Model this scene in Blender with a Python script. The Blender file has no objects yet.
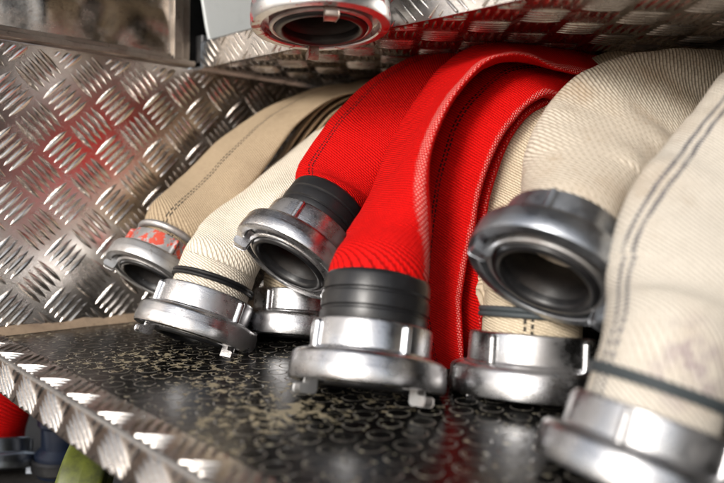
import bpy, math, random
from mathutils import Vector as V, Matrix, noise
random.seed(4)
S = bpy.context.scene
COL = S.collection
R_ = math.radians
# ------------------------------------------------------------------ camera
# world axes: X along the shelf edge, Y into the locker, Z up; shelf top z=0
yc = V((746, 28.5, -700)).normalized()
v2 = V((-660, 65.5, -700)).normalized()
xc = -(v2 - yc * v2.dot(yc)).normalized()
zc = xc.cross(yc)
RW = Matrix((xc, yc, zc))          # camera -> world
CAM = V((0, 0, .12)); FPX = 700.0
cam = bpy.data.cameras.new('camera'); co = bpy.data.objects.new('camera', cam); COL.objects.link(co)
co.matrix_world = Matrix.Translation(CAM) @ RW.to_4x4()
cam.sensor_width = 36; cam.lens = 36 * FPX / 724
cam.clip_start = .01; cam.clip_end = 500
cam.dof.use_dof = True; cam.dof.focus_distance = .50; cam.dof.aperture_fstop = 4.3
S.camera = co
def P(px, py, d):
    return CAM + RW @ V(((px - 362) / FPX * d, (241.5 - py) / FPX * d, -d))
def CD(v):      # camera-space direction -> world
    return (RW @ V(v)).normalized()

# ------------------------------------------------------------------ nodes
def mat(name):
    m = bpy.data.materials.new(name); m.use_nodes = True
    return m, m.node_tree, m.node_tree.nodes['Principled BSDF']
class N:
    def __init__(s, nt): s.nt = nt
    def new(s, t, **k):
        n = s.nt.nodes.new(t)
        for a, b in k.items(): setattr(n, a, b)
        return n
    def put(s, sock, v):
        if v is None: return
        if isinstance(v, bpy.types.NodeSocket): s.nt.links.new(v, sock)
        else: sock.default_value = v
    def m(s, op, a, b=None, c=None, clamp=False):
        n = s.new('ShaderNodeMath', operation=op); n.use_clamp = clamp
        for i, v in enumerate((a, b, c)): s.put(n.inputs[i], v) if v is not None else None
        return n.outputs[0]
    def mix(s, f, a, b):
        n = s.new('ShaderNodeMix', data_type='RGBA')
        s.put(n.inputs[0], f)
        s.put(n.inputs[6], a if isinstance(a, bpy.types.NodeSocket) else (*a, 1))
        s.put(n.inputs[7], b if isinstance(b, bpy.types.NodeSocket) else (*b, 1))
        return n.outputs[2]
    def noise(s, vec, scale, detail=3, rough=.55, dist=0):
        n = s.new('ShaderNodeTexNoise'); s.put(n.inputs['Vector'], vec)
        n.inputs['Scale'].default_value = scale; n.inputs['Detail'].default_value = detail
        n.inputs['Roughness'].default_value = rough; n.inputs['Distortion'].default_value = dist
        return n.outputs[0]
    def ramp(s, v, lo, hi, a=0., b=1.):
        n = s.new('ShaderNodeMapRange', interpolation_type='SMOOTHSTEP'); s.put(n.inputs[0], v)
        for i, x in zip((1, 2, 3, 4), (lo, hi, a, b)): n.inputs[i].default_value = x
        return n.outputs[0]
    def bump(s, h, dist, strength=1., nrm=None):
        n = s.new('ShaderNodeBump'); n.inputs['Distance'].default_value = dist
        n.inputs['Strength'].default_value = strength; s.put(n.inputs['Height'], h)
        if nrm is not None: s.put(n.inputs['Normal'], nrm)
        return n.outputs[0]
    def scale(s, vec, v):
        n = s.new('ShaderNodeVectorMath', operation='MULTIPLY'); s.put(n.inputs[0], vec); n.inputs[1].default_value = v
        return n.outputs[0]
def L(nt, a, b): nt.links.new(a, b)

def metal(name, col=(.62, .62, .63), rough=.3, metallic=1., dirt=(.12, .09, .07), dirt_amt=.35, paint=None, paint_lo=.5, bumpd=.0002, seed=0., big=0.):
    m, nt, b = mat(name); n = N(nt)
    oc = n.new('ShaderNodeTexCoord').outputs['Object']
    mp = n.new('ShaderNodeMapping'); L(nt, oc, mp.inputs[0]); mp.inputs['Location'].default_value = (seed, seed * 1.7, -seed)
    oc = mp.outputs[0]
    n1 = n.noise(oc, 35, 5, .6); n2 = n.noise(oc, 190, 5, .7); n3 = n.noise(n.scale(oc, (1, 1, 9)), 260, 3, .6)
    f = n.m('MULTIPLY', n.ramp(n1, .45, .72), dirt_amt)
    f2 = n.m('MULTIPLY', n.ramp(n2, .56, .70), dirt_amt)
    base = n.mix(n.m('MAXIMUM', f, f2), col, dirt)
    r = n.m('ADD', n.m('MULTIPLY', n2, .22), n.m('ADD', n.m('MULTIPLY', n3, .14), rough - .17))
    r = n.m('ADD', r, n.m('MULTIPLY', f, .4))
    met = n.m('SUBTRACT', metallic, n.m('MULTIPLY', f, .6), clamp=True)
    h = n.m('ADD', n3, n.m('MULTIPLY', n2, .8))
    if paint:
        pm = n.ramp(n.m('ADD', n.m('MULTIPLY', n.noise(oc, 60, 4, .6), .6), n.m('MULTIPLY', n2, .4)), paint_lo, paint_lo + .04)
        base = n.mix(pm, base, paint); met = n.m('SUBTRACT', met, pm, clamp=True)
        h = n.m('ADD', h, n.m('MULTIPLY', pm, 1.5))
    L(nt, base, b.inputs['Base Color']); L(nt, r, b.inputs['Roughness']); L(nt, met, b.inputs['Metallic'])
    nr = n.bump(h, bumpd, .5)
    if big: nr = n.bump(n.noise(oc, 9, 2, .5), big, 1., nr)
    L(nt, nr, b.inputs['Normal'])
    return m

def rubber(name, col=(.009, .009, .010), rough=.33, dust=.12):
    m, nt, b = mat(name); n = N(nt)
    oc = n.new('ShaderNodeTexCoord').outputs['Object']
    n1 = n.noise(oc, 60, 5, .65); n2 = n.noise(oc, 400, 4, .7)
    c = n.mix(n.m('MULTIPLY', n.ramp(n1, .5, .75), dust), col, (.12, .11, .10))
    c = n.mix(n.m('MULTIPLY', n.ramp(n2, .66, .70), dust), c, (.3, .28, .26))
    L(nt, c, b.inputs['Base Color']); L(nt, n.m('ADD', n.m('MULTIPLY', n1, .25), rough - .1), b.inputs['Roughness'])
    L(nt, n.bump(n2, .00015, .5), b.inputs['Normal'])
    return m

def fabric(name, col, dark, stitches=(), stitch_col=(.01, .01, .012), wear=(), wear_col=(.75, .36, .32), pv=.0017, pu=.0023, skew=.8,
           stain=.35, stain_col=(.2, .14, .09), dash=.0045, sw=.00055, sheen=.0, bd=.0007, gap=.0013, marks=None):
    """woven hose jacket; UV is in metres: u round the hose, v along it"""
    m, nt, b = mat(name); n = N(nt)
    uv = n.new('ShaderNodeUVMap').outputs[0]
    sp = n.new('ShaderNodeSeparateXYZ'); L(nt, uv, sp.inputs[0]); u, v = sp.outputs[0], sp.outputs[1]
    oc = n.new('ShaderNodeTexCoord').outputs['Object']
    wob = n.m('MULTIPLY', n.noise(oc, 30, 3, .6), .0026)
    vv = n.m('DIVIDE', n.m('ADD', n.m('ADD', v, wob), n.m('MULTIPLY', u, skew * .35)), pv)
    row = n.m('FLOOR', vv); fv = n.m('FRACT', vv)
    uu = n.m('ADD', n.m('DIVIDE', u, pu), n.m('MULTIPLY', row, .37)); fu = n.m('FRACT', uu)
    hv = n.m('SINE', n.m('MULTIPLY', fv, math.pi)); hu = n.m('SINE', n.m('MULTIPLY', fu, math.pi))
    hh = n.m('MULTIPLY', n.m('POWER', hv, .7), n.m('ADD', .45, n.m('MULTIPLY', n.m('POWER', hu, .6), .55)))
    fuzz = n.noise(oc, 900, 3, .7)
    h = n.m('ADD', hh, n.m('MULTIPLY', fuzz, .35))
    c = n.mix(n.ramp(hh, .15, .75), dark, col)
    blot = n.noise(oc, 16, 5, .62); fine = n.noise(oc, 70, 5, .7)
    c = n.mix(n.m('MULTIPLY', n.ramp(blot, .45, .75), stain), c, stain_col)
    c = n.mix(n.m('MULTIPLY', n.ramp(fine, .58, .75), stain * .8), c, stain_col)
    c = n.mix(n.m('MULTIPLY', n.ramp(n.noise(oc, 330, 3, .7), .35, .75), .22), c, dark)
    for (u0, w, amt) in wear:
        d = n.m('ABSOLUTE', n.m('SUBTRACT', u, u0))
        band = n.ramp(n.m('ADD', d, n.m('MULTIPLY', n.m('SUBTRACT', fine, .5), w * 1.6)), w * .35, w, 1., 0.)
        dots = n.ramp(n.m('MULTIPLY', n.m('MULTIPLY', hu, hv), n.m('ADD', .4, fuzz)), .42, .72)
        c = n.mix(n.m('MULTIPLY', n.m('MULTIPLY', band, dots), amt), c, wear_col)
    for u0 in stitches:
        for s in (-1, 1):
            uj = n.m('ADD', u, n.m('MULTIPLY', n.m('SUBTRACT', n.noise(oc, 120, 1, .5), .5), .0008))
            d = n.m('ABSOLUTE', n.m('SUBTRACT', uj, u0 + s * gap))
            mk = n.m('LESS_THAN', d, sw)
            ds = n.m('LESS_THAN', n.m('FRACT', n.m('DIVIDE', n.m('ADD', v, .0013 * s), dash)), .68)
            mk = n.m('MULTIPLY', n.m('MULTIPLY', mk, ds), n.ramp(fine, .25, .5, .45, 1.))
            c = n.mix(n.m('MULTIPLY', mk, .93), c, stitch_col); h = n.m('ADD', h, n.m('MULTIPLY', mk, .5))
    if marks:       # a patch of ink stains at (u, v)
        mu, mv, mr, mc = marks
        dd = n.m('SQRT', n.m('ADD', n.m('POWER', n.m('SUBTRACT', u, mu), 2.), n.m('POWER', n.m('MULTIPLY', n.m('SUBTRACT', v, mv), 1.2), 2.)))
        k = n.m('MULTIPLY', n.ramp(dd, mr * .2, mr, 1., 0.), n.ramp(n.noise(oc, 110, 4, .7), .42, .6))
        c = n.mix(n.m('MULTIPLY', k, .5), c, mc)
    L(nt, c, b.inputs['Base Color']); b.inputs['Roughness'].default_value = .72
    b.inputs['Sheen Weight'].default_value = sheen; b.inputs['Specular IOR Level'].default_value = .1 if col[1] < .1 else .3
    L(nt, n.bump(h, bd, .9), b.inputs['Normal'])
    return m

# ------------------------------------------------------------------ mesh helpers
class MB:
    def __init__(s): s.v = []; s.f = []; s.uv = []; s.mi = []
    def add(s, vs, fs, mi=0, uvs=None):
        o = len(s.v); s.v += [tuple(p) for p in vs]
        for f in fs: s.f.append(tuple(i + o for i in f)); s.mi.append(mi)
        if uvs: s.uv += uvs
    def box(s, a, b, mi=0, M=None):
        x0, y0, z0 = a; x1, y1, z1 = b
        vs = [V((x, y, z)) for z in (z0, z1) for y in (y0, y1) for x in (x0, x1)]
        if M is not None: vs = [M @ p for p in vs]
        s.add(vs, [(0, 2, 3, 1), (4, 5, 7, 6), (0, 1, 5, 4), (2, 6, 7, 3), (0, 4, 6, 2), (1, 3, 7, 5)], mi)
    def lathe(s, prof, n=96, mi=0, a0=0, a1=2 * math.pi, M=None):
        full = abs(a1 - a0 - 2 * math.pi) < 1e-6
        k = n if full else n + 1; vs = []
        for i in range(k):
            a = a0 + (a1 - a0) * i / n
            for r, z in prof:
                p = V((r * math.cos(a), r * math.sin(a), z)); vs.append(M @ p if M is not None else p)
        m = len(prof); fs = []
        for i in range(n):
            j = (i + 1) % k
            for q in range(m - 1): fs.append((i * m + q, j * m + q, j * m + q + 1, i * m + q + 1))
        if not full:
            fs.append(tuple(range(m - 1, -1, -1))); fs.append(tuple((k - 1) * m + q for q in range(m)))
        s.add(vs, fs, mi)
    def prism(s, poly, h0, h1, M, mi=0):        # poly in local xy, extruded local z
        n = len(poly)
        vs = [M @ V((x, y, h0)) for x, y in poly] + [M @ V((x, y, h1)) for x, y in poly]
        s.add(vs, [tuple(range(n - 1, -1, -1)), tuple(range(n, 2 * n))] + [(i, (i + 1) % n, n + (i + 1) % n, n + i) for i in range(n)], mi)
    def build(s, name, mats, parent=None, smooth=True, bevel=0., angle=35, M=None):
        me = bpy.data.meshes.new(name); me.from_pydata(s.v, [], s.f)
        for mm in (mats if isinstance(mats, (list, tuple)) else [mats]): me.materials.append(mm)
        me.polygons.foreach_set('material_index', s.mi)
        if s.uv:
            l = me.uv_layers.new(name='UVMap')
            l.data.foreach_set('uv', [c for p in s.uv for c in p])
        me.validate(); me.update()
        o = bpy.data.objects.new(name, me); COL.objects.link(o)
        if parent is not None: o.parent = parent
        if M is not None: o.matrix_local = M
        if bevel:
            md = o.modifiers.new('bevel', 'BEVEL'); md.width = bevel; md.segments = 3; md.limit_method = 'ANGLE'; md.angle_limit = R_(30)
            md.harden_normals = False
        if smooth:
            me.polygons.foreach_set('use_smooth', [True] * len(me.polygons))
            if angle:
                me.set_sharp_from_angle(angle=R_(angle if not bevel else 50))
        return o
def tag(o, label=None, cat=None, group=None, kind=None):
    if label: o['label'] = label
    if cat: o['category'] = cat
    if group: o['group'] = group
    if kind: o['kind'] = kind
    return o
def thing(name, loc, label, cat, group=None):
    o = bpy.data.objects.new(name, None); COL.objects.link(o); o.location = loc; o.empty_display_size = .02
    return tag(o, label, cat, group)

# ------------------------------------------------------------------ materials
ALU = [metal('aluminium_%d' % i, col=(.56, .56, .57), rough=.20 + .03 * (i % 3), dirt_amt=.42, seed=i * 3.1) for i in range(6)]
ALU_DARK = metal('aluminium_worn_dark', col=(.40, .42, .45), rough=.30, dirt_amt=.35, dirt=(.04, .04, .045), seed=2.2)
ALU_DULL = metal('aluminium_dull', col=(.5, .5, .5), rough=.45, dirt_amt=.6, dirt=(.16, .11, .08), seed=9)
PAINTED = metal('orange_paint_worn', col=(.5, .5, .5), rough=.45, dirt_amt=.5, paint=(.50, .06, .03), paint_lo=.505, seed=5)
REDWORN = metal('red_paint_worn', col=(.68, .7, .72), rough=.3, dirt_amt=.3, paint=(.42, .012, .016), paint_lo=.545, seed=2.3)
RUST = metal('rusty_red_lug', col=(.45, .38, .33), rough=.42, dirt_amt=.8, dirt=(.13, .05, .03), paint=(.28, .04, .03), paint_lo=.55, seed=7)
INSIDE = metal('bore_shade_black', col=(.006, .005, .005), rough=.45, metallic=0., dirt_amt=.5, dirt=(.02, .012, .008), seed=4)  # near-black and non-metallic: shade deep in the bore is put into the colour
BLACK = rubber('black_rubber'); GREYRUB = rubber('grey_band', (.05, .06, .065), .4, .1)
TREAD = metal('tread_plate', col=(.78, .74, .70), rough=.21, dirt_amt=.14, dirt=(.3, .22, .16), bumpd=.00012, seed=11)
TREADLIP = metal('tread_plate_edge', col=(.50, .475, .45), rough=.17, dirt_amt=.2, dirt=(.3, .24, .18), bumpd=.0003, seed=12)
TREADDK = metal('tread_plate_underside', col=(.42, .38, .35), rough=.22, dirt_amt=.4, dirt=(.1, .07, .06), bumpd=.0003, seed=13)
STEEL = metal('polished_steel', col=(.72, .66, .60), rough=.14, dirt_amt=.5, dirt=(.12, .07, .045), seed=14, big=.03)
FRAME = metal('frame_bar', col=(.34, .30, .26), rough=.42, dirt_amt=.6, dirt=(.07, .05, .035), seed=15)
DARKM = metal('dark_locker_metal', col=(.035, .035, .035), rough=.55, dirt_amt=.5, dirt=(.03, .03, .03), seed=16)
GREYPL = rubber('pale_grey_plastic', (.72, .76, .76), .35, .1)

RED = (.68, .004, .003); REDD = (.20, .001, .001)
F_E = fabric('red_jacket_main', RED, REDD, wear=((.071, .0065, .8),), stain=.12, stain_col=(.25, .01, .005))
F_C = fabric('red_jacket_short', RED, REDD, stitches=(.018,), stain=.12, stain_col=(.25, .01, .005), sw=.0005, dash=.003)
F_R = fabric('red_jacket_stitched', (.66, .004, .003), (.3, .0015, .001), stitches=(.040,), wear=((.083, .003, .7),), stain=.2, stain_col=(.15, .004, .003), sw=.0010, gap=.0019, dash=.0034)
F_R2 = fabric('red_jacket_back', (.6, .004, .003), (.24, .001, .001), wear=((.080, .002, .4),), stain=.3, stain_col=(.1, .004, .003))
F_TAN = fabric('tan_jacket', (.46, .355, .235), (.19, .135, .08), stitches=(.034,), stain=.5, sw=.0006, dash=.0036)
F_TAN2 = fabric('tan_jacket_folds', (.52, .39, .25), (.22, .15, .09), stain=.4)
F_CR = fabric('cream_jacket_light', (.78, .71, .60), (.42, .35, .26), stain=.25, pv=.0018, pu=.0024, skew=1.2, wear=((.0, .0001, 0),))
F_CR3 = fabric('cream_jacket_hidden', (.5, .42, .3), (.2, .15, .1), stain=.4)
F_F = fabric('cream_jacket_stitched', (.72, .61, .45), (.36, .28, .18), stitches=(.041,), stain=.3, sw=.0008, gap=.0019, dash=.0042)
F_G = fabric('cream_jacket_wide', (.64, .57, .47), (.26, .20, .14), stain=.65, stain_col=(.34, .22, .12), pv=.0024, pu=.006, skew=1.5)
F_H = fabric('cream_jacket_front', (.67, .62, .54), (.30, .26, .21), stitches=(.018,), stitch_col=(.03, .04, .07), stain=.6, sw=.0011, gap=.0024, dash=.0026, pv=.0023, skew=1.65,
             marks=(.052, .024, .022, (.16, .10, .16)), stain_col=(.38, .30, .22))

# ------------------------------------------------------------------ tread plate bars
def tread(mb, O, U, W, Nn, ur, wr, s=.0304, h=.0013, ph=(0, 0), L_=.0265, hw=.0023, clip=True):
    """five-bar tread in a basket weave at 45 degrees. O origin, U,W in-plane axes, Nn outward normal"""
    c = math.sqrt(.5); rng = int((ur[1] - ur[0] + wr[1] - wr[0]) / s) + 3
    for i in range(-rng, rng):
        for j in range(-rng, rng):
            a, b = i * s + ph[0], j * s + ph[1]
            cu, cw = (a - b) * c + (ur[0] + ur[1]) / 2, (a + b) * c + (wr[0] + wr[1]) / 2
            if not (ur[0] - s < cu < ur[1] + s and wr[0] - s < cw < wr[1] + s): continue
            d = (c, c) if (i + j) % 2 else (c, -c); e = (-d[1], d[0])
            for k in range(5):
                off = (k - 2) * s * .196
                bu, bw = cu + e[0] * off, cw + e[1] * off
                t0, t1 = -1., 1.
                for b_, d_, (lo, hi) in ((bu, d[0], ur), (bw, d[1], wr)):
                    ta, tb = sorted(((lo - b_) / d_ / (L_ / 2), (hi - b_) / d_ / (L_ / 2))); t0 = max(t0, ta); t1 = min(t1, tb)
                if t1 - t0 < .12: continue
                n = 8; vs = []; fs = []
                for q in range(n + 1):
                    t = t0 + (t1 - t0) * q / n; w = hw * (1 - t * t) ** .8 + .00008; hh = h * (1 - t * t) ** .6
                    x = t * L_ / 2
                    for sg, hz in ((-1, -.0003), (-.5, hh * .8), (0, hh), (.5, hh * .8), (1, -.0003)):
                        pu, pw = bu + d[0] * x + e[0] * w * sg, bw + d[1] * x + e[1] * w * sg
                        pu = min(max(pu, ur[0] - .0004), ur[1] + .0004); pw = min(max(pw, wr[0] - .0004), wr[1] + .0004)
                        vs.append(O + U * pu + W * pw + Nn * hz)
                for q in range(n):
                    for r in range(4): fs.append((q * 5 + r, (q + 1) * 5 + r, (q + 1) * 5 + r + 1, q * 5 + r + 1))
                fs.append((0, 1, 2, 3, 4)); fs.append(tuple(n * 5 + x for x in (4, 3, 2, 1, 0))); mb.add(vs, fs)
X, Y, Z = V((1, 0, 0)), V((0, 1, 0)), V((0, 0, 1))
XW = -.597; YL0, YL1 = .145, .168; ZU = .234; YU = .346
# side panel (left) ---------------------------------------------------------
sp = thing('side_panel', (XW, .5, 0), 'chequered aluminium tread plate panel on the left, reflecting red, behind the hoses', 'panel')
def T(p): return Matrix.Translation(-V(p))
def place(mb, name, m, parent, **k):
    l = parent.location if parent is not None else V((0, 0, 0))
    mb.v = [(x - l.x, y - l.y, z - l.z) for x, y, z in mb.v]
    return mb.build(name, m, parent, **k)
mb = MB()
# gently uneven sheet
nu, nw = 60, 20; vs = []; fs = []
for i in range(nu + 1):
    for j in range(nw + 1):
        y = -.12 + 1.07 * i / nu; z = -.0 + .232 * j / nw
        vs.append((XW - .0012 + .0012 * noise.noise(V((y * 9, z * 9, 3))), y, z))
for i in range(nu):
    for j in range(nw): fs.append((i * (nw + 1) + j, (i + 1) * (nw + 1) + j, (i + 1) * (nw + 1) + j + 1, i * (nw + 1) + j + 1))
mb.add(vs, fs)
mb.box((XW - .006, -.12, 0), (XW - .0035, .95, .2315))
tread(mb, V((XW - .0009, 0, 0)), Y, Z, X, (.06, .95), (.004, .229), ph=(.004, .010), h=.0019)
place(mb, 'plate', TREAD, sp)
mb = MB()
for i in range(60):      # dried sealant along the foot of the panel
    a, b = -.12 + i * .0178, -.12 + (i + 1) * .0178
    w0, w1 = [.005 + .002 * noise.noise(V((t * 60, 1, 2))) for t in (a, b)]
    g0, g1 = [.006 + .003 * noise.noise(V((t * 45, 5, 2))) for t in (a, b)]
    mb.add([(XW, a, g0), (XW + w0 * .7, a, g0 * .7), (XW + w0 * 1.6, a, .0003), (XW, b, g1), (XW + w1 * .7, b, g1 * .7), (XW + w1 * 1.6, b, .0003)],
           [(0, 1, 4, 3), (1, 2, 5, 4)])
SEAL = metal('old_sealant', col=(.30, .22, .15), rough=.6, metallic=0., dirt_amt=.6, dirt=(.1, .06, .04), bumpd=.001)
place(mb, 'sealant_strip', SEAL, sp)

# upper left: rail, post and polished panel ---------------------------------
fr = thing('rail_frame', (XW, .2, ZU), 'brown metal rail and upright post framing the polished sheet above the tread plate', 'frame')
mb = MB(); mb.box((XW - .01, -.12, .2335), (XW + .0055, .338, .2385)); mb.box((XW - .01, -.12, .2387), (XW + .001, .316, .243)); place(mb, 'rail', FRAME, fr, bevel=.0008)
mb = MB(); mb.box((XW - .012, .318, .2388), (XW + .002, .327, .60)); mb.box((XW - .012, .3275, .2388), (XW - .002, .336, .60)); place(mb, 'post', FRAME, fr, bevel=.0008)
sh = thing('steel_sheet', (XW, .1, .25), 'dented polished steel sheet in the upper left corner with brown and red reflections', 'sheet')
mb = MB(); vs = []; fs = []
nu, nw = 70, 50
for i in range(nu + 1):
    for j in range(nw + 1):
        y = -.12 + .4375 * i / nu; z = .243 + .36 * j / nw
        vs.append((XW - .006 + .005 * noise.noise(V((y * 16, z * 16, 7))) + .0015 * noise.noise(V((y * 45, z * 45, 2))), y, z))
for i in range(nu):
    for j in range(nw): fs.append((i * (nw + 1) + j, (i + 1) * (nw + 1) + j, (i + 1) * (nw + 1) + j + 1, i * (nw + 1) + j + 1))
mb.add(vs, fs); place(mb, 'sheet', STEEL, sh)

# lower shelf ---------------------------------------------------------------
def shelf_floor_mat():
    m, nt, b = mat('shelf_board'); n = N(nt)
    oc = n.new('ShaderNodeTexCoord').outputs['Object']
    sx = n.new('ShaderNodeSeparateXYZ'); wv = n.new('ShaderNodeVectorMath', operation='ADD')
    L(nt, oc, wv.inputs[0])
    nv = n.new('ShaderNodeTexNoise'); L(nt, oc, nv.inputs['Vector']); nv.inputs['Scale'].default_value = 30; nv.inputs['Detail'].default_value = 2
    sc = n.scale(nv.outputs['Color'], (.0012, .0012, 0)); L(nt, sc, wv.inputs[1]); L(nt, wv.outputs[0], sx.inputs[0])
    s = .0185
    def cell(ox, oy):
        fx = n.m('SUBTRACT', n.m('FRACT', n.m('ADD', n.m('DIVIDE', sx.outputs[0], s), ox)), .5)
        fy = n.m('SUBTRACT', n.m('FRACT', n.m('ADD', n.m('DIVIDE', sx.outputs[1], s * 1.732), oy)), .5)
        fy = n.m('MULTIPLY', fy, 1.732)
        return n.m('SQRT', n.m('ADD', n.m('MULTIPLY', fx, fx), n.m('MULTIPLY', fy, fy)))
    d = n.m('MINIMUM', cell(0, 0), cell(.5, .5))           # 0 at stud centres, .5 where studs touch
    ring = n.m('MULTIPLY', n.ramp(d, .315, .335), n.ramp(d, .352, .372, 1., 0.))
    stud = n.ramp(d, .30, .36, 1., 0.)
    big = n.noise(oc, 9, 3, .55); mid = n.noise(oc, 125, 4, .66, .15); fine = n.noise(oc, 300, 4, .7)
    # worn film shows the tan board; more of it between the studs
    wearf = n.m('ADD', n.m('ADD', n.m('MULTIPLY', mid, .62), n.m('MULTIPLY', fine, .22)), n.m('MULTIPLY', big, .5))
    wearf = n.m('SUBTRACT', wearf, n.m('MULTIPLY', stud, .028))
    xf = n.ramp(sx.outputs[0], -.30, -.17, 0., .06)       # less worn to the right
    wearf = n.m('SUBTRACT', wearf, xf)
    worn = n.ramp(wearf, .747, .757)
    base = n.mix(n.ramp(fine, .4, .8), (.002, .002, .002), (.010, .0095, .009))
    base = n.mix(n.m('MULTIPLY', ring, n.ramp(n.m('ADD', n.m('MULTIPLY', mid, .5), n.m('MULTIPLY', big, .5)), .38, .56, .2, .9)), base, (.24, .22, .19))
    base = n.mix(n.m('MULTIPLY', worn, .9), base, n.mix(fine, (.12, .10, .065), (.45, .38, .25)))
    dots = n.ramp(n.noise(oc, 210, 2, .5), .66, .68)
    base = n.mix(n.m('MULTIPLY', dots, .8), base, (.33, .30, .22))
    L(nt, base, b.inputs['Base Color']); b.inputs['Specular IOR Level'].default_value = .3
    r = n.m('ADD', n.m('MULTIPLY', worn, .25), n.m('ADD', .08, n.m('MULTIPLY', fine, .24)))
    L(nt, r, b.inputs['Roughness'])
    h = n.m('ADD', n.m('MULTIPLY', stud, 1.), n.m('MULTIPLY', n.m('ADD', fine, mid), .35))
    h = n.m('SUBTRACT', h, n.m('MULTIPLY', worn, .4))
    L(nt, n.bump(h, .0004, .7), b.inputs['Normal'])
    return m
ls = thing('storage_shelf', (0, .5, 0), 'lower locker shelf, black studded board with a tread plate edge, carrying the hoses', 'shelf')
mb = MB(); mb.box((XW + .0005, YL1 + .0005, -.018), (.55, .95, 0)); place(mb, 'shelf_board', shelf_floor_mat(), ls)
def lip(y0, y1, ztop, zbot, x0, x1, phs):
    mb = MB(); r = .0035; t = .002
    prof = [(y1, ztop), (y0 + r, ztop)] + [(y0 + r - r * math.sin(a), ztop - r + r * math.cos(a)) for a in [math.pi / 2 * q / 6 for q in range(1, 7)]] + [(y0, zbot)]
    prof += [(y0 + t, zbot), (y0 + t, ztop - r), (y0 + r, ztop - t), (y1, ztop - t)]
    n = len(prof); K = 40; vs = []
    for i in range(K + 1):
        x = x0 + (x1 - x0) * i / K
        for (a, b) in prof: vs.append((x, a + .0005 * noise.noise(V((x * 20, 0, 1))), b + .0004 * noise.noise(V((x * 18, 4, 1)))))
    fs = [(i * n + q, i * n + (q + 1) % n, (i + 1) * n + (q + 1) % n, (i + 1) * n + q) for i in range(K) for q in range(n)]
    fs += [tuple(range(n)), tuple(K * n + q for q in range(n - 1, -1, -1))]
    mb.add(vs, fs)
    tread(mb, V((0, 0, ztop)), X, Y, Z, (x0, x1), (y0 + .0028, y1 - .0005), ph=phs[0], hw=.0016, h=.0014)
    tread(mb, V((0, y0, 0)), X, Z, -Y, (x0, x1), (zbot + .0008, ztop - .0025), ph=phs[1], hw=.0013, h=.0013)
    return mb
place(lip(YL0, YL1, .0012, -.0235, XW + .001, .55, ((.008, .003), (-.0065, .0035))), 'edge_trim', TREADLIP, ls, angle=40)

# upper shelf ---------------------------------------------------------------
us = thing('storage_shelf', (0, .7, ZU), 'upper tread plate shelf seen from below above the hoses, reddish underside', 'shelf')
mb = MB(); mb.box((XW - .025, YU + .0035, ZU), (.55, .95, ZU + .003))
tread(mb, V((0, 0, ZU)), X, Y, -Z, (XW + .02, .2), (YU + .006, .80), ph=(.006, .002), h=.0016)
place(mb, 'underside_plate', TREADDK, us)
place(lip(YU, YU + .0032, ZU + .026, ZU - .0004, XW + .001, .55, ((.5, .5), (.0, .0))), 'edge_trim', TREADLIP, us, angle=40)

# locker shell --------------------------------------------------------------
mb = MB(); mb.box((-1.21, .951, -.4), (.58, .96, .75)); tag(place(mb, 'back_wall', DARKM, None), kind='structure')
mb = MB(); mb.box((.552, .1, -.4), (.56, .95, .75)); tag(place(mb, 'right_wall', DARKM, None), kind='structure')
mb = MB(); mb.box((XW - .03, .13, .75), (.58, .96, .76)); tag(place(mb, 'ceiling', DARKM, None), kind='structure')
mb = MB(); mb.box((XW - .03, .337, .2387), (XW - .024, .95, .75)); tag(place(mb, 'left_wall', DARKM, None), kind='structure')
mb = MB(); mb.box((-1.21, .0, -.4), (-1.2, .95, -.024)); tag(place(mb, 'lower_left_wall', DARKM, None), kind='structure')
m, nt, b = mat('dark_ground'); n = N(nt); oc = n.new('ShaderNodeTexCoord').outputs['Object']
c = n.mix(n.noise(oc, 30, 6, .7), (.008, .008, .007), (.035, .03, .027)); L(nt, c, b.inputs['Base Color']); b.inputs['Roughness'].default_value = .7
L(nt, n.bump(n.noise(oc, 80, 5, .7), .002, 1.), b.inputs['Normal'])
mb = MB(); mb.box((-1.2, -.05, -.16), (.58, .95, -.15)); tag(place(mb, 'floor', m, None), kind='structure')
m, nt, b = mat('asphalt'); n = N(nt); oc = n.new('ShaderNodeTexCoord').outputs['Object']
c = n.mix(n.noise(oc, 3, 8, .7), (.20, .12, .075), (.36, .23, .15)); L(nt, c, b.inputs['Base Color']); b.inputs['Roughness'].default_value = .9
mb = MB(); mb.add([(-60, -60, -.9), (60, -60, -.9), (60, 60, -.9), (-60, 60, -.9)], [(0, 1, 2, 3)]); tag(place(mb, 'ground', m, None), kind='structure')

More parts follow.
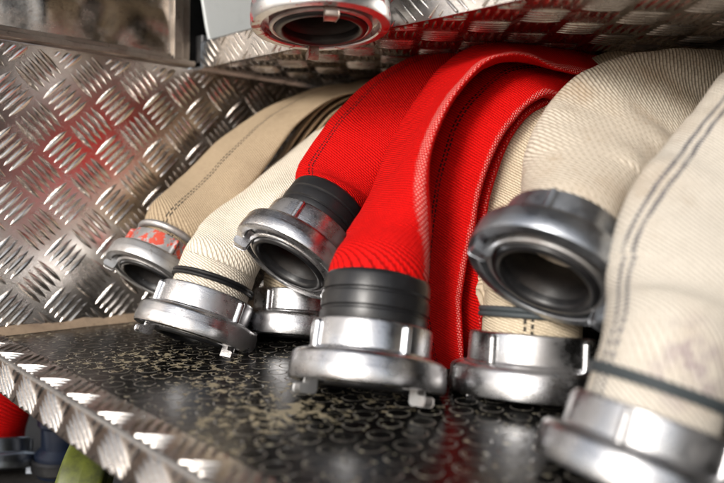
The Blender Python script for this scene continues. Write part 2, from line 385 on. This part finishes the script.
# ------------------------------------------------------------------ couplings
def frame(px, py, d, tilt, facing):
    c = P(px, py, d); view = (CAM - c).normalized()
    t = R_(tilt); dn = CD((-math.sin(t), -math.cos(t), 0)); dn = (dn - view * dn.dot(view)).normalized()
    b = math.asin(facing); mouth = dn * math.cos(b) + view * math.sin(b)
    z = -mouth; x = CD((math.cos(t), -math.sin(t), 0)); x = (x - z * x.dot(z)).normalized(); y = z.cross(x)
    M = Matrix((x, y, z)).transposed().to_4x4(); M.translation = c
    return M
def coupling(parent, M, R, ring, body=None, phase=150, rib_phase=None, lugs=None, lugm=None, collar=None, neck=None, nribs=4, bore=None, facem=None):
    """storz-type coupling; local z=0 is the mouth plane, +z towards the hose"""
    body = body or ring; lugm = lugm or ring; rib_phase = phase if rib_phase is None else rib_phase
    Ml = T(parent.location) @ M
    r = R
    mb = MB()
    pf = [(.845 * r, .13 * r), (.845 * r, .02 * r), (.865 * r, .0), (.955 * r, .0), (.985 * r, .012 * r), (1.0 * r, .05 * r), (1.0 * r, .17 * r), (.995 * r, .20 * r),
          (.992 * r, .21 * r), (.99 * r, .30 * r), (.975 * r, .335 * r), (.945 * r, .36 * r), (.87 * r, .385 * r), (.80 * r, .395 * r), (.787 * r, .405 * r), (.78 * r, .42 * r)]
    mb.lathe(pf, 128, 0)
    pb = [(.78 * r, .42 * r), (.778 * r, .72 * r), (.77 * r, .75 * r), (.75 * r, .765 * r), (.69 * r, .77 * r), (.66 * r, .76 * r), (.66 * r, .6 * r)]
    mb.lathe(pb, 128, 1)
    # annular floor between flange lip and spigot
    mb.lathe([(.845 * r, .13 * r), (.83 * r, .145 * r), (.72 * r, .145 * r)], 96, 0)
    for k in range(nribs):       # spanner ribs on the body ring
        a = R_(rib_phase + 360 / nribs * k); w = .06 * r
        m4 = Matrix.Rotation(a, 4, 'Z') @ Matrix.Translation((.775 * r, 0, .40 * r))
        K = 10; poly = [(.07 * r * math.cos(q), w * math.sin(q)) for q in [(-math.pi / 2 + math.pi * i / K) for i in range(K + 1)]]
        poly = [(-.02 * r, -w)] + poly + [(-.02 * r, w)]
        top = .33 * r
        mb.prism(poly, 0, top - .03 * r, m4, 1)
        sm = [(x * .75, y * .75) for x, y in poly]
        vs = [m4 @ V((x, y, top - .03 * r)) for x, y in poly] + [m4 @ V((x, y, top)) for x, y in sm]; q = len(poly)
        mb.add(vs, [(i, (i + 1) % q, q + (i + 1) % q, q + i) for i in range(q)] + [tuple(range(q, 2 * q))], 1)
    cp = mb.build('coupling', [ring, body], parent, angle=28, M=Ml)
    # spigot ring with seat
    mb = MB(); mb.lathe([(.74 * r, .145 * r), (.74 * r, .02 * r), (.725 * r, .0), (.69 * r, -.006 * r), (.675 * r, .005 * r), (.67 * r, .09 * r)], 96)
    mb.build('spigot_ring', facem or ring, cp, angle=28)
    mb = MB(); mb.lathe([(.67 * r, .06 * r), (.665 * r, -.005 * r), (.65 * r, -.035 * r), (.60 * r, -.05 * r), (.555 * r, -.03 * r), (.54 * r, .02 * r), (.53 * r, .09 * r)], 96)
    mb.build('gasket', BLACK, cp, angle=0)
    mb = MB(); mb.lathe([(.55 * r, .06 * r), (.545 * r, .10 * r), (.52 * r, .12 * r), (.515 * r, .45 * r), (.56 * r, .50 * r), (.58 * r, .9 * r), (.3 * r, 1.1 * r), (.0001, 1.15 * r)], 64)
    mb.build('bore', bore or INSIDE, cp, angle=0)
    for la in (lugs or (phase, phase + 180)):            # hook lugs
        a = R_(la)
        m4 = Matrix.Rotation(a, 4, 'Z')
        mb = MB(); w = .135 * r
        # profile in (radius, z): a stem going out of the mouth and a hook turned outward
        poly = [(.72, .12), (.72, -.135), (.735, -.16), (.76, -.168), (.91, -.168), (.93, -.158), (.94, -.135), (.94, -.085), (.925, -.07), (.90, -.065), (.84, -.065), (.82, -.045), (.815, .0), (.815, .12)]
        poly = [(x * r, z * r) for x, z in poly]
        n_ = len(poly); vs = []
        NS = 6
        for i in range(NS + 1):
            aa = (i / NS - .5) * 2 * .105
            for (rr, zz) in poly: vs.append(m4 @ V((rr * math.cos(aa), rr * math.sin(aa), zz)))
        fs = [(i * n_ + q, (i + 1) * n_ + q, (i + 1) * n_ + (q + 1) % n_, i * n_ + (q + 1) % n_) for i in range(NS) for q in range(n_)]
        fs += [tuple(range(n_ - 1, -1, -1)), tuple(NS * n_ + q for q in range(n_))]
        fs = [tuple(reversed(f)) for f in fs]
        mb.add(vs, fs); mb.build('lug', lugm, cp, bevel=.0006)
    if collar:
        mb = MB(); c0, c1 = .745 * r, collar * r
        h = c1 - c0; rc = .70 * r
        pr = [(.60 * r, c0), (rc * .985, c0), (rc, c0 + h * .04), (rc, c0 + h * .22), (rc * .972, c0 + h * .25), (rc * .972, c0 + h * .28), (rc * 1.003, c0 + h * .31), (rc * 1.01, c0 + h * .48), (rc * 1.003, c0 + h * .56),
              (rc * .972, c0 + h * .59), (rc * .972, c0 + h * .62), (rc * .998, c0 + h * .65), (rc * .99, c0 + h * .88), (rc * .965, c0 + h * .96), (rc * .93, c0 + h), (rc * .86, c0 + h)]
        mb.lathe(pr, 96)
        mb.build('rubber_collar', BLACK, parent, angle=30, M=Ml)
    if neck:                   # binding: (z0, z1, radius, material, turns)
        z0, z1, rn, mm, turns = neck; mb = MB()
        st = (z1 - z0) / turns
        for k in range(turns):
            zz = z0 + st * (k + .5); rr = st * .55
            mb.lathe([(rn * r + rr * math.cos(q) * .7, zz * r + rr * r * math.sin(q)) if False else ((rn + rr * math.cos(q)) * r, (zz + rr * math.sin(q)) * r) for q in [2 * math.pi * i / 12 for i in range(13)]], 96)
        mb.build('neck_band', mm, parent, angle=0, M=Ml)
    return cp

# ------------------------------------------------------------------ hose sweep
def catmull(pts, n):
    out = []; m = len(pts)
    for i in range(m - 1):
        p0, p1, p2, p3 = pts[max(i - 1, 0)], pts[i], pts[i + 1], pts[min(i + 2, m - 1)]
        for k in range(n):
            t = k / n
            out.append([.5 * (2 * b + (c - a) * t + (2 * a - 5 * b + 4 * c - d) * t * t + (3 * b - a - 3 * c + d) * t ** 3) for a, b, c, d in zip(p0, p1, p2, p3)])
    out.append(list(pts[-1])); return out
def hose(parent, M, R, pts, m, z0=.5, z1=.85, rr=.64, per=.2, seed=0, wr=.0011, tail=True, sub=14, tailv=None, z2=None, name='jacket', twist=0, cap=True, tail_b=None):
    """pts: (px,py,depth,half width,half thickness,lean deg[,cup]); the first rings sit in the coupling M"""
    st = []
    if M is not None:
        zz = M.to_3x3() @ Z
        for z in [z0, z1] + ([z2] if z2 else []):
            p = M.translation + zz * z * R; st.append([*p, rr * R, rr * R, 0, 0, 1.])
    for q in pts:
        px, py, d, a, b, lean = q[:6]; cup = q[6] if len(q) > 6 else 0
        st.append([*P(px, py, d), a, b, lean, cup, 0.])
    if tail:
        tv = tailv or ((.0, .07, -.02), (.0, .11, -.09), (.0, .11, -.17))
        q = list(st[-1]); base = V(q[:3])
        for o in tv:
            p = base + V(o); p.z = max(p.z, .012); st.append([*p, q[3], q[4], q[5], q[6], 0.])
    R_s = catmull(st, sub)
    # resample tangents
    pos = [V(s[:3]) for s in R_s]; nR = len(pos); NA = 96
    verts = []; uvs = []; vlen = 0; wp = None
    vl = []
    for i in range(nR):
        if i: vlen += (pos[i] - pos[i - 1]).length
        vl.append(vlen)
    for i, s in enumerate(R_s):
        a, b, lean, cup = s[3], s[4], R_(s[5]), s[6]
        t = (pos[min(i + 1, nR - 1)] - pos[max(i - 1, 0)]).normalized()
        view = (CAM - pos[i]).normalized()
        w0 = t.cross(view)
        if w0.length < .15 and wp is not None: w0 = wp - t * wp.dot(t)
        w0.normalize()
        if wp is not None:
            if w0.dot(wp) < 0: w0 = -w0
            w0 = (w0 * .5 + (wp - t * wp.dot(t)).normalized() * .5).normalized()
        elif w0.dot(CD((1, 0, 0))) < 0: w0 = -w0
        wp = w0
        n0 = w0.cross(t).normalized()
        if i and n0.dot(np_) < 0: n0 = -n0
        if i == 0 and n0.dot(view) < 0: n0 = -n0
        np_ = n0
        w = w0 * math.cos(lean) + n0 * math.sin(lean); nn = -w0 * math.sin(lean) + n0 * math.cos(lean)
        ring = []
        ex = .8 if b < a * .6 else 1.
        for k in range(NA):
            th = 2 * math.pi * k / NA
            cx, sy = math.cos(th), math.sin(th)
            x = a * math.copysign(abs(cx) ** (.85 if ex < 1 else 1), cx); y = b * math.copysign(abs(sy) ** ex, sy)
            y += cup * (x / a) ** 2 * a
            ring.append((x, y))
        # arc length round the ring, u=0 at the left edge, growing over the face towards the camera
        le = [0]
        for k in range(NA): le.append(le[-1] + math.hypot(ring[(k + 1) % NA][0] - ring[k][0], ring[(k + 1) % NA][1] - ring[k][1]))
        tot = le[-1]
        amp = wr * min(1, max(0, (vl[i] - .02) / .04)) if M is not None else wr
        for k in range(NA + 1):
            kk = k % NA; x, y = ring[kk]
            p = pos[i] + w * x + nn * y
            sd = (w * (x / a) + nn * (y / max(b, 1e-4))).normalized()
            nz = noise.noise(V((p.x * 28 + seed, p.y * 28, p.z * 28))) + .5 * noise.noise(V((p.x * 70 + seed, p.y * 70, p.z * 70)))
            if k < NA: verts.append(p + sd * nz * amp)
            uvs.append(((.5 - le[k] / tot) * per, vl[i]))
    fs = []; fu = []
    for i in range(nR - 1):
        for k in range(NA):
            k2 = (k + 1) % NA
            fs.append((i * NA + k, i * NA + k2, (i + 1) * NA + k2, (i + 1) * NA + k))
            fu += [uvs[i * (NA + 1) + k], uvs[i * (NA + 1) + k + 1], uvs[(i + 1) * (NA + 1) + k + 1], uvs[(i + 1) * (NA + 1) + k]]
    if cap:
        for i in (0, nR - 1):
            f = tuple(i * NA + k for k in range(NA)); fs.append(f); fu += [uvs[i * (NA + 1)]] * NA
    mb = MB(); mb.add(verts, fs, 0, fu)
    l = parent.location
    mb.v = [(x - l.x, y - l.y, z - l.z) for x, y, z in mb.v]
    o = mb.build(name, m, parent, angle=0)
    return o
def base_of(M, R):
    p = M.translation; return V((p.x, p.y, max(0, p.z - .2 * R)))

G_RED = 'red fire hoses on the lower shelf'; G_CR = 'cream canvas fire hoses on the lower shelf'
# A: tan hose with orange painted coupling -----------------------------------
M = frame(149, 278, .585, 31, .30); R = .0400
t = thing('fire_hose', base_of(M, R), 'tan canvas fire hose with worn orange paint on its grey coupling, beside the tread plate', 'fire hose')
coupling(t, M, R, ALU_DULL, PAINTED, phase=184, rib_phase=110, neck=(.86, 1.0, .69, ALU_DULL, 1))
hose(t, M, R, [(180, 222, .60, .030, .016, 30), (207, 194, .61, .036, .010, 46), (242, 152, .62, .036, .006, 52), (276, 119, .635, .035, .004, 66), (314, 97, .65, .034, .003, 77), (350, 88, .66, .033, .0026, 83), (388, 86, .68, .033, .0026, 85)],
     F_TAN, seed=1, z0=.6, z1=1.1, tailv=((.01, .05, -.03), (.01, .07, -.10), (.01, .07, -.19)), per=.15)
for k in range(5):
    hose(t, None, R, [(210 + 5 * k, 262 + 4 * k, .645, .022, .0024, 84), (247 + 5 * k, 208 + 4 * k, .64, .022, .0024, 85), (277 + 5 * k, 165 + 4.3 * k, .64, .022, .0024, 86), (299 + 4.8 * k, 131 + 4.8 * k, .645, .022, .0024, 86),
                      (323 + 3.6 * k, 105 + 5 * k, .652, .022, .0024, 86), (352 + 1.5 * k, 91 + 5 * k, .662, .022, .0024, 86), (390, 87 + 5 * k, .68, .022, .0024, 86)],
         F_TAN2, seed=20 + k, tail=True, name='fold_layer', per=.13, sub=10, tailv=((.0, .05, -.05), (.0, .06, -.16)), wr=.0006)
# B: light cream hose ------------------------------------------------------------
M = frame(193, 339, .530, 20, .08); R = .0465
t = thing('fire_hose', base_of(M, R), 'pale cream fire hose, thin black neck rings, in front of the orange painted coupling', 'fire hose')
coupling(t, M, R, ALU[0], lugs=(213, -33), phase=205, rib_phase=-38, nribs=3, neck=(.90, 1.02, .665, BLACK, 2))
hose(t, M, R, [(226, 254, .548, .029, .021, 10), (243, 224, .56, .030, .012, 45, .1), (266, 195, .573, .033, .007, 69, .08), (301, 170, .59, .034, .006, 66, .12), (335, 145, .605, .034, .005, 61, .1), (368, 126, .62, .034, .005, 58), (402, 113, .645, .034, .005, 62)],
     F_CR, seed=2, z0=.55, z1=1.0, z2=1.28, tailv=((.01, .05, -.03), (.01, .07, -.10), (.01, .07, -.19)), per=.15)
# C: short red hose ------------------------------------------------------------------
M = frame(288, 264, .500, 34, .36); R = .0442
t = thing('fire_hose', base_of(M, R), 'red fire hose with black collar, its open coupling tipped left over the cream hoses', 'fire hose', G_RED)
coupling(t, M, R, ALU[1], phase=176, rib_phase=-112, collar=1.36, nribs=3)
hose(t, M, R, [(338, 186, .532, .034, .020, 8), (353, 158, .535, .034, .014, 22), (371, 127, .54, .036, .010, 38), (400, 96, .545, .037, .008, 50), (436, 74, .55, .038, .007, 60), (480, 64, .555, .038, .007, 66), (530, 62, .565, .038, .007, 68)],
     F_C, seed=3, z0=.7, z1=1.3, rr=.655, tailv=((.03, .05, -.03), (.03, .08, -.10), (.03, .08, -.17)), per=.15)
# D: half hidden cream hose -------------------------------------------------------------
M = frame(296, 336, .582, 5, .02); R = .0480
t = thing('fire_hose', base_of(M, R), 'cream fire hose mostly hidden, only its coupling shows below the tipped red one', 'fire hose')
coupling(t, M, R, ALU[2], phase=200, rib_phase=-125)
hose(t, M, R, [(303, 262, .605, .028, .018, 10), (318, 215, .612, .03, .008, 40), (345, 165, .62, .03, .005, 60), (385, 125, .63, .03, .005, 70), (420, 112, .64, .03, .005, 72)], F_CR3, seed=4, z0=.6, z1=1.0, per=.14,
     tailv=((.01, .05, -.05), (.01, .07, -.12), (.01, .07, -.17)))
# E: the red hose in the middle -----------------------------------------------------------
M = frame(366, 387, .410, 6.5, .05); R = .0465
t = thing('fire_hose', base_of(M, R), 'red fire hose in the middle, upright on its bright coupling, with a frayed fold', 'fire hose', G_RED)
coupling(t, M, R, ALU[3], lugm=ALU_DULL, lugs=(207, -38), phase=203, rib_phase=-60, collar=1.40, nribs=4)
hose(t, M, R, [(381, 268, .422, .0295, .025, 6), (388, 236, .431, .0285, .017, 36), (397, 194, .442, .033, .008, 62, .04), (413, 145, .456, .036, .005, 70, .08), (437, 102, .47, .037, .004, 74, .08), (468, 68, .486, .037, .004, 75, .05), (504, 53, .50, .038, .004, 77), (548, 56, .515, .038, .004, 77), (590, 66, .53, .038, .004, 76)],
     F_E, seed=5, z0=.7, z1=1.33, rr=.665, tailv=((.03, .05, -.02), (.03, .09, -.09), (.03, .09, -.17)), per=.15)
# red stitched hose behind it ---------------------------------------------------------------
t = thing('fire_hose', P(443, 366, .46) * 1, 'red fire hose with a double black stitch line hanging flat behind the middle one', 'fire hose', G_RED)
hose(t, None, .05, [(444, 368, .468, .020, .004, 52), (438, 335, .47, .025, .005, 54), (436, 290, .473, .027, .006, 54), (441, 230, .472, .029, .007, 46), (451, 168, .473, .030, .007, 40, .02), (472, 116, .480, .033, .007, 42, .0), (510, 80, .497, .036, .006, 54, .0), (556, 74, .52, .039, .006, 60), (600, 78, .54, .038, .006, 64)],
     F_R, seed=6, per=.17, tailv=((.03, .05, -.02), (.03, .09, -.09), (.03, .09, -.17)), wr=.0014)
# darker red fold --------------------------------------------------------------------------------
t = thing('fire_hose', P(466, 350, .49) * 1, 'dark red fire hose squeezed between the stitched red hose and the cream hoses', 'fire hose', G_RED)
hose(t, None, .05, [(458, 352, .49, .030, .005, 64), (455, 310, .49, .036, .006, 62), (456, 250, .495, .038, .006, 63), (463, 195, .50, .038, .006, 64), (480, 145, .505, .038, .006, 64), (505, 108, .515, .038, .006, 64), (546, 84, .53, .038, .006, 64), (596, 80, .55, .038, .006, 68)],
     F_R2, seed=7, per=.16, tailv=((.03, .05, -.02), (.03, .09, -.09), (.03, .09, -.17)))
# F: stitched cream hose --------------------------------------------------------------------------
M = frame(528, 395, .432, 3, -.10); R = .0490
t = thing('fire_hose', base_of(M, R), 'cream fire hose upright right of the red ones, black stitches above a grey neck band', 'fire hose', G_CR)
coupling(t, M, R, ALU[4], phase=200, rib_phase=-48, neck=(.95, 1.08, .645, GREYRUB, 2))
hose(t, M, R, [(523, 296, .452, .032, .022, 0), (526, 250, .472, .035, .013, 6), (534, 203, .472, .038, .008, 8), (547, 152, .474, .040, .007, 14), (570, 114, .485, .040, .007, 26), (604, 90, .508, .040, .007, 46), (650, 80, .52, .040, .006, 54)],
     F_F, seed=8, rr=.62, z0=.6, z1=1.05, z2=1.35, per=.17, tailv=((.03, .05, -.02), (.03, .09, -.09), (.03, .09, -.17)))
# G: cream hose with open dark coupling ---------------------------------------------------------------
M = frame(544, 279, .368, 24, .50); R = .0440
t = thing('fire_hose', base_of(M, R), 'wide cream fire hose with an open dark worn coupling facing the viewer', 'fire hose', G_CR)
coupling(t, M, R, ALU_DARK, phase=182, rib_phase=-125, nribs=3, facem=ALU_DULL)
hose(t, M, R, [(584, 172, .405, .036, .020, 6), (601, 142, .423, .040, .014, 10), (626, 116, .442, .043, .010, 22), (668, 100, .460, .044, .008, 38), (722, 97, .475, .044, .008, 42), (790, 99, .49, .044, .008, 46), (850, 110, .52, .044, .008, 50)],
     F_G, seed=9, z0=.6, z1=1.0, rr=.66, per=.17, tailv=((.03, .05, -.03), (.03, .09, -.09), (.03, .09, -.17)), wr=.0018)
# H: nearest cream hose -------------------------------------------------------------------------------------
M = frame(628, 485, .297, 17, -.08); R = .0413
t = thing('fire_hose', base_of(M, R), 'nearest cream fire hose, at the right edge, purple stains and double dark stitching', 'fire hose', G_CR)
coupling(t, M, R, ALU[5], lugs=(90, 270), phase=150, rib_phase=-128, neck=(.98, 1.10, .69, GREYRUB, 2))
hose(t, M, R, [(677, 322, .313, .031, .027, 2), (686, 284, .320, .035, .021, 3), (697, 250, .328, .038, .017, 5), (714, 219, .337, .041, .014, 8), (737, 188, .348, .042, .012, 12), (768, 140, .365, .043, .011, 18), (800, 96, .385, .044, .010, 24), (838, 66, .42, .044, .010, 32), (890, 80, .47, .044, .009, 40)],
     F_H, seed=10, z0=.6, z1=1.05, z2=1.35, rr=.67, per=.17, tailv=((.02, .05, -.03), (.02, .08, -.09), (.02, .08, -.17)))
# I: hose hanging over the upper shelf edge ---------------------------------------------------------------------
M = frame(321, 29, .465, -1, .34); R = .0465
t = thing('fire_hose', V(M.translation), 'fire hose hanging mouth down over the upper shelf edge, red worn rim', 'fire hose')
coupling(t, M, R, REDWORN, ALU[1], phase=-78, rib_phase=20, lugm=RUST, facem=ALU_DULL)
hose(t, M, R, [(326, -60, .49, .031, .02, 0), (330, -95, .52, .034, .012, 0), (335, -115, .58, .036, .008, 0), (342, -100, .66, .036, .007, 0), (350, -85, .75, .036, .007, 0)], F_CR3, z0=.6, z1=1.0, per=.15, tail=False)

# pale grey panel behind the upper shelf edge
t = thing('grey_panel', (XW, .36, ZU + .004), 'pale grey smooth panel above the left end of the upper shelf, beside a black gap', 'panel')
mb = MB(); mb.prism([(.362, .2372), (.95, .2372), (.95, .74), (.30, .74), (.345, .31), (.352, .275)], 0, .004, Matrix(((0, 0, 1, XW - .003), (1, 0, 0, 0), (0, 1, 0, 0), (0, 0, 0, 1)))); place(mb, 'panel_sheet', GREYPL, t, bevel=.001)
bk = P(201, 52, .69)
t = thing('bracket', bk, 'small grey metal bracket at the left end of the upper shelf edge', 'bracket')
mb = MB(); mb.box((-.003, -.006, -.012), (.012, .004, .014)); mb.build('bracket_plate', ALU_DULL, t, bevel=.001)

# things below the shelf, lower left corner ------------------------------------------------------------------------------
M = frame(-4, 470, .65, 4, .02); R = .036
t = thing('fire_hose', V((M.translation.x, M.translation.y, -.149)), 'blurred red hose with a dark coupling below the shelf edge in the corner', 'fire hose')
coupling(t, M, R, ALU_DARK, phase=200)
hose(t, M, R, [(0, 405, .66, .028, .022, 0), (4, 370, .68, .030, .018, 0), (10, 340, .72, .03, .018, 0)], F_C, z0=.6, z1=1.0, per=.15, tail=False)
BLUE = rubber('dark_blue_paint', (.006, .010, .022), .3, .1)
nb = P(62, 468, .66); nb.z = -.1497
t = thing('nozzle', nb, 'dark blue branch pipe nozzle standing under the shelf edge', 'nozzle')
mb = MB(); mb.lathe([(.0001, 0), (.022, 0), (.024, .004), (.024, .02), (.018, .026), (.018, .045), (.021, .048), (.021, .06), (.014, .068), (.012, .095), (.016, .1), (.016, .107), (.0001, .107)], 48); mb.build('nozzle_body', BLUE, t, angle=30)
mb = MB(); mb.lathe([(.025, .004), (.027, .006), (.027, .015), (.025, .017)], 48); mb.build('grip_ring', BLACK, t, angle=30)
m, nt, b = mat('olive_yellow'); n = N(nt); oc = n.new('ShaderNodeTexCoord').outputs['Object']
L(nt, n.mix(n.ramp(n.noise(oc, 40, 4, .6), .4, .7), (.10, .115, .015), (.03, .035, .01)), b.inputs['Base Color']); b.inputs['Roughness'].default_value = .5
gl = P(84, 500, .53); gl.z = -.1497
t = thing('hose_reel', gl, 'olive yellow rolled rescue line lying under the shelf edge', 'rolled line')
Mr = Matrix.Rotation(R_(-35), 4, 'Z') @ Matrix.Rotation(R_(78), 4, 'X'); 
mb = MB()
for k in range(5):
    rk = .012 + .006 * k
    mb.lathe([(rk + .003 * math.cos(q), .016 * math.sin(q)) for q in [2 * math.pi * i / 14 for i in range(15)]], 64, M=Matrix.Translation((0, 0, .041)) @ Mr)
mb.build('coil', m, t, angle=0)
m, nt, b = mat('yellow_strap'); b.inputs['Base Color'].default_value = (.55, .38, .02, 1)
mb = MB(); mb.lathe([(.0375, -.006), (.0395, -.006), (.0395, .006), (.0375, .006)], 20, a0=1.2, a1=2.4, M=Matrix.Translation((0, 0, .041)) @ Mr); mb.build('strap', m, t)

# ------------------------------------------------------------------ light
w = bpy.data.worlds.new('World'); S.world = w; w.use_nodes = True
nt = w.node_tree; bg = nt.nodes['Background']; sky = nt.nodes.new('ShaderNodeTexSky'); sky.sky_type = 'NISHITA'; sky.sun_disc = False
EL, AZ = 27, 163      # azimuth of the sun, measured from +Y clockwise
sky.sun_elevation = R_(EL); sky.sun_rotation = R_(AZ); sky.dust_density = 3; sky.air_density = 1
hs = nt.nodes.new('ShaderNodeHueSaturation'); hs.inputs['Saturation'].default_value = .4; nt.links.new(sky.outputs[0], hs.inputs['Color']); nt.links.new(hs.outputs[0], bg.inputs[0]); bg.inputs[1].default_value = .13
sd = V((math.sin(R_(AZ)) * math.cos(R_(EL)), math.cos(R_(AZ)) * math.cos(R_(EL)), math.sin(R_(EL))))
l = bpy.data.lights.new('sun', 'SUN'); l.energy = 1.6; l.angle = R_(16); l.color = (1, .96, .91)
o = bpy.data.objects.new('sun', l); COL.objects.link(o); o.rotation_euler = sd.to_track_quat('Z', 'Y').to_euler()
S.view_settings.view_transform = 'Standard'; S.view_settings.look = 'None'; S.view_settings.exposure = .58; S.view_settings.gamma = 1
S.render.engine = 'CYCLES'; S.cycles.use_denoising = True; S.cycles.max_bounces = 8; S.cycles.sample_clamp_indirect = 8
try: S.cycles.denoiser = 'OPENIMAGEDENOISE'
except Exception: pass
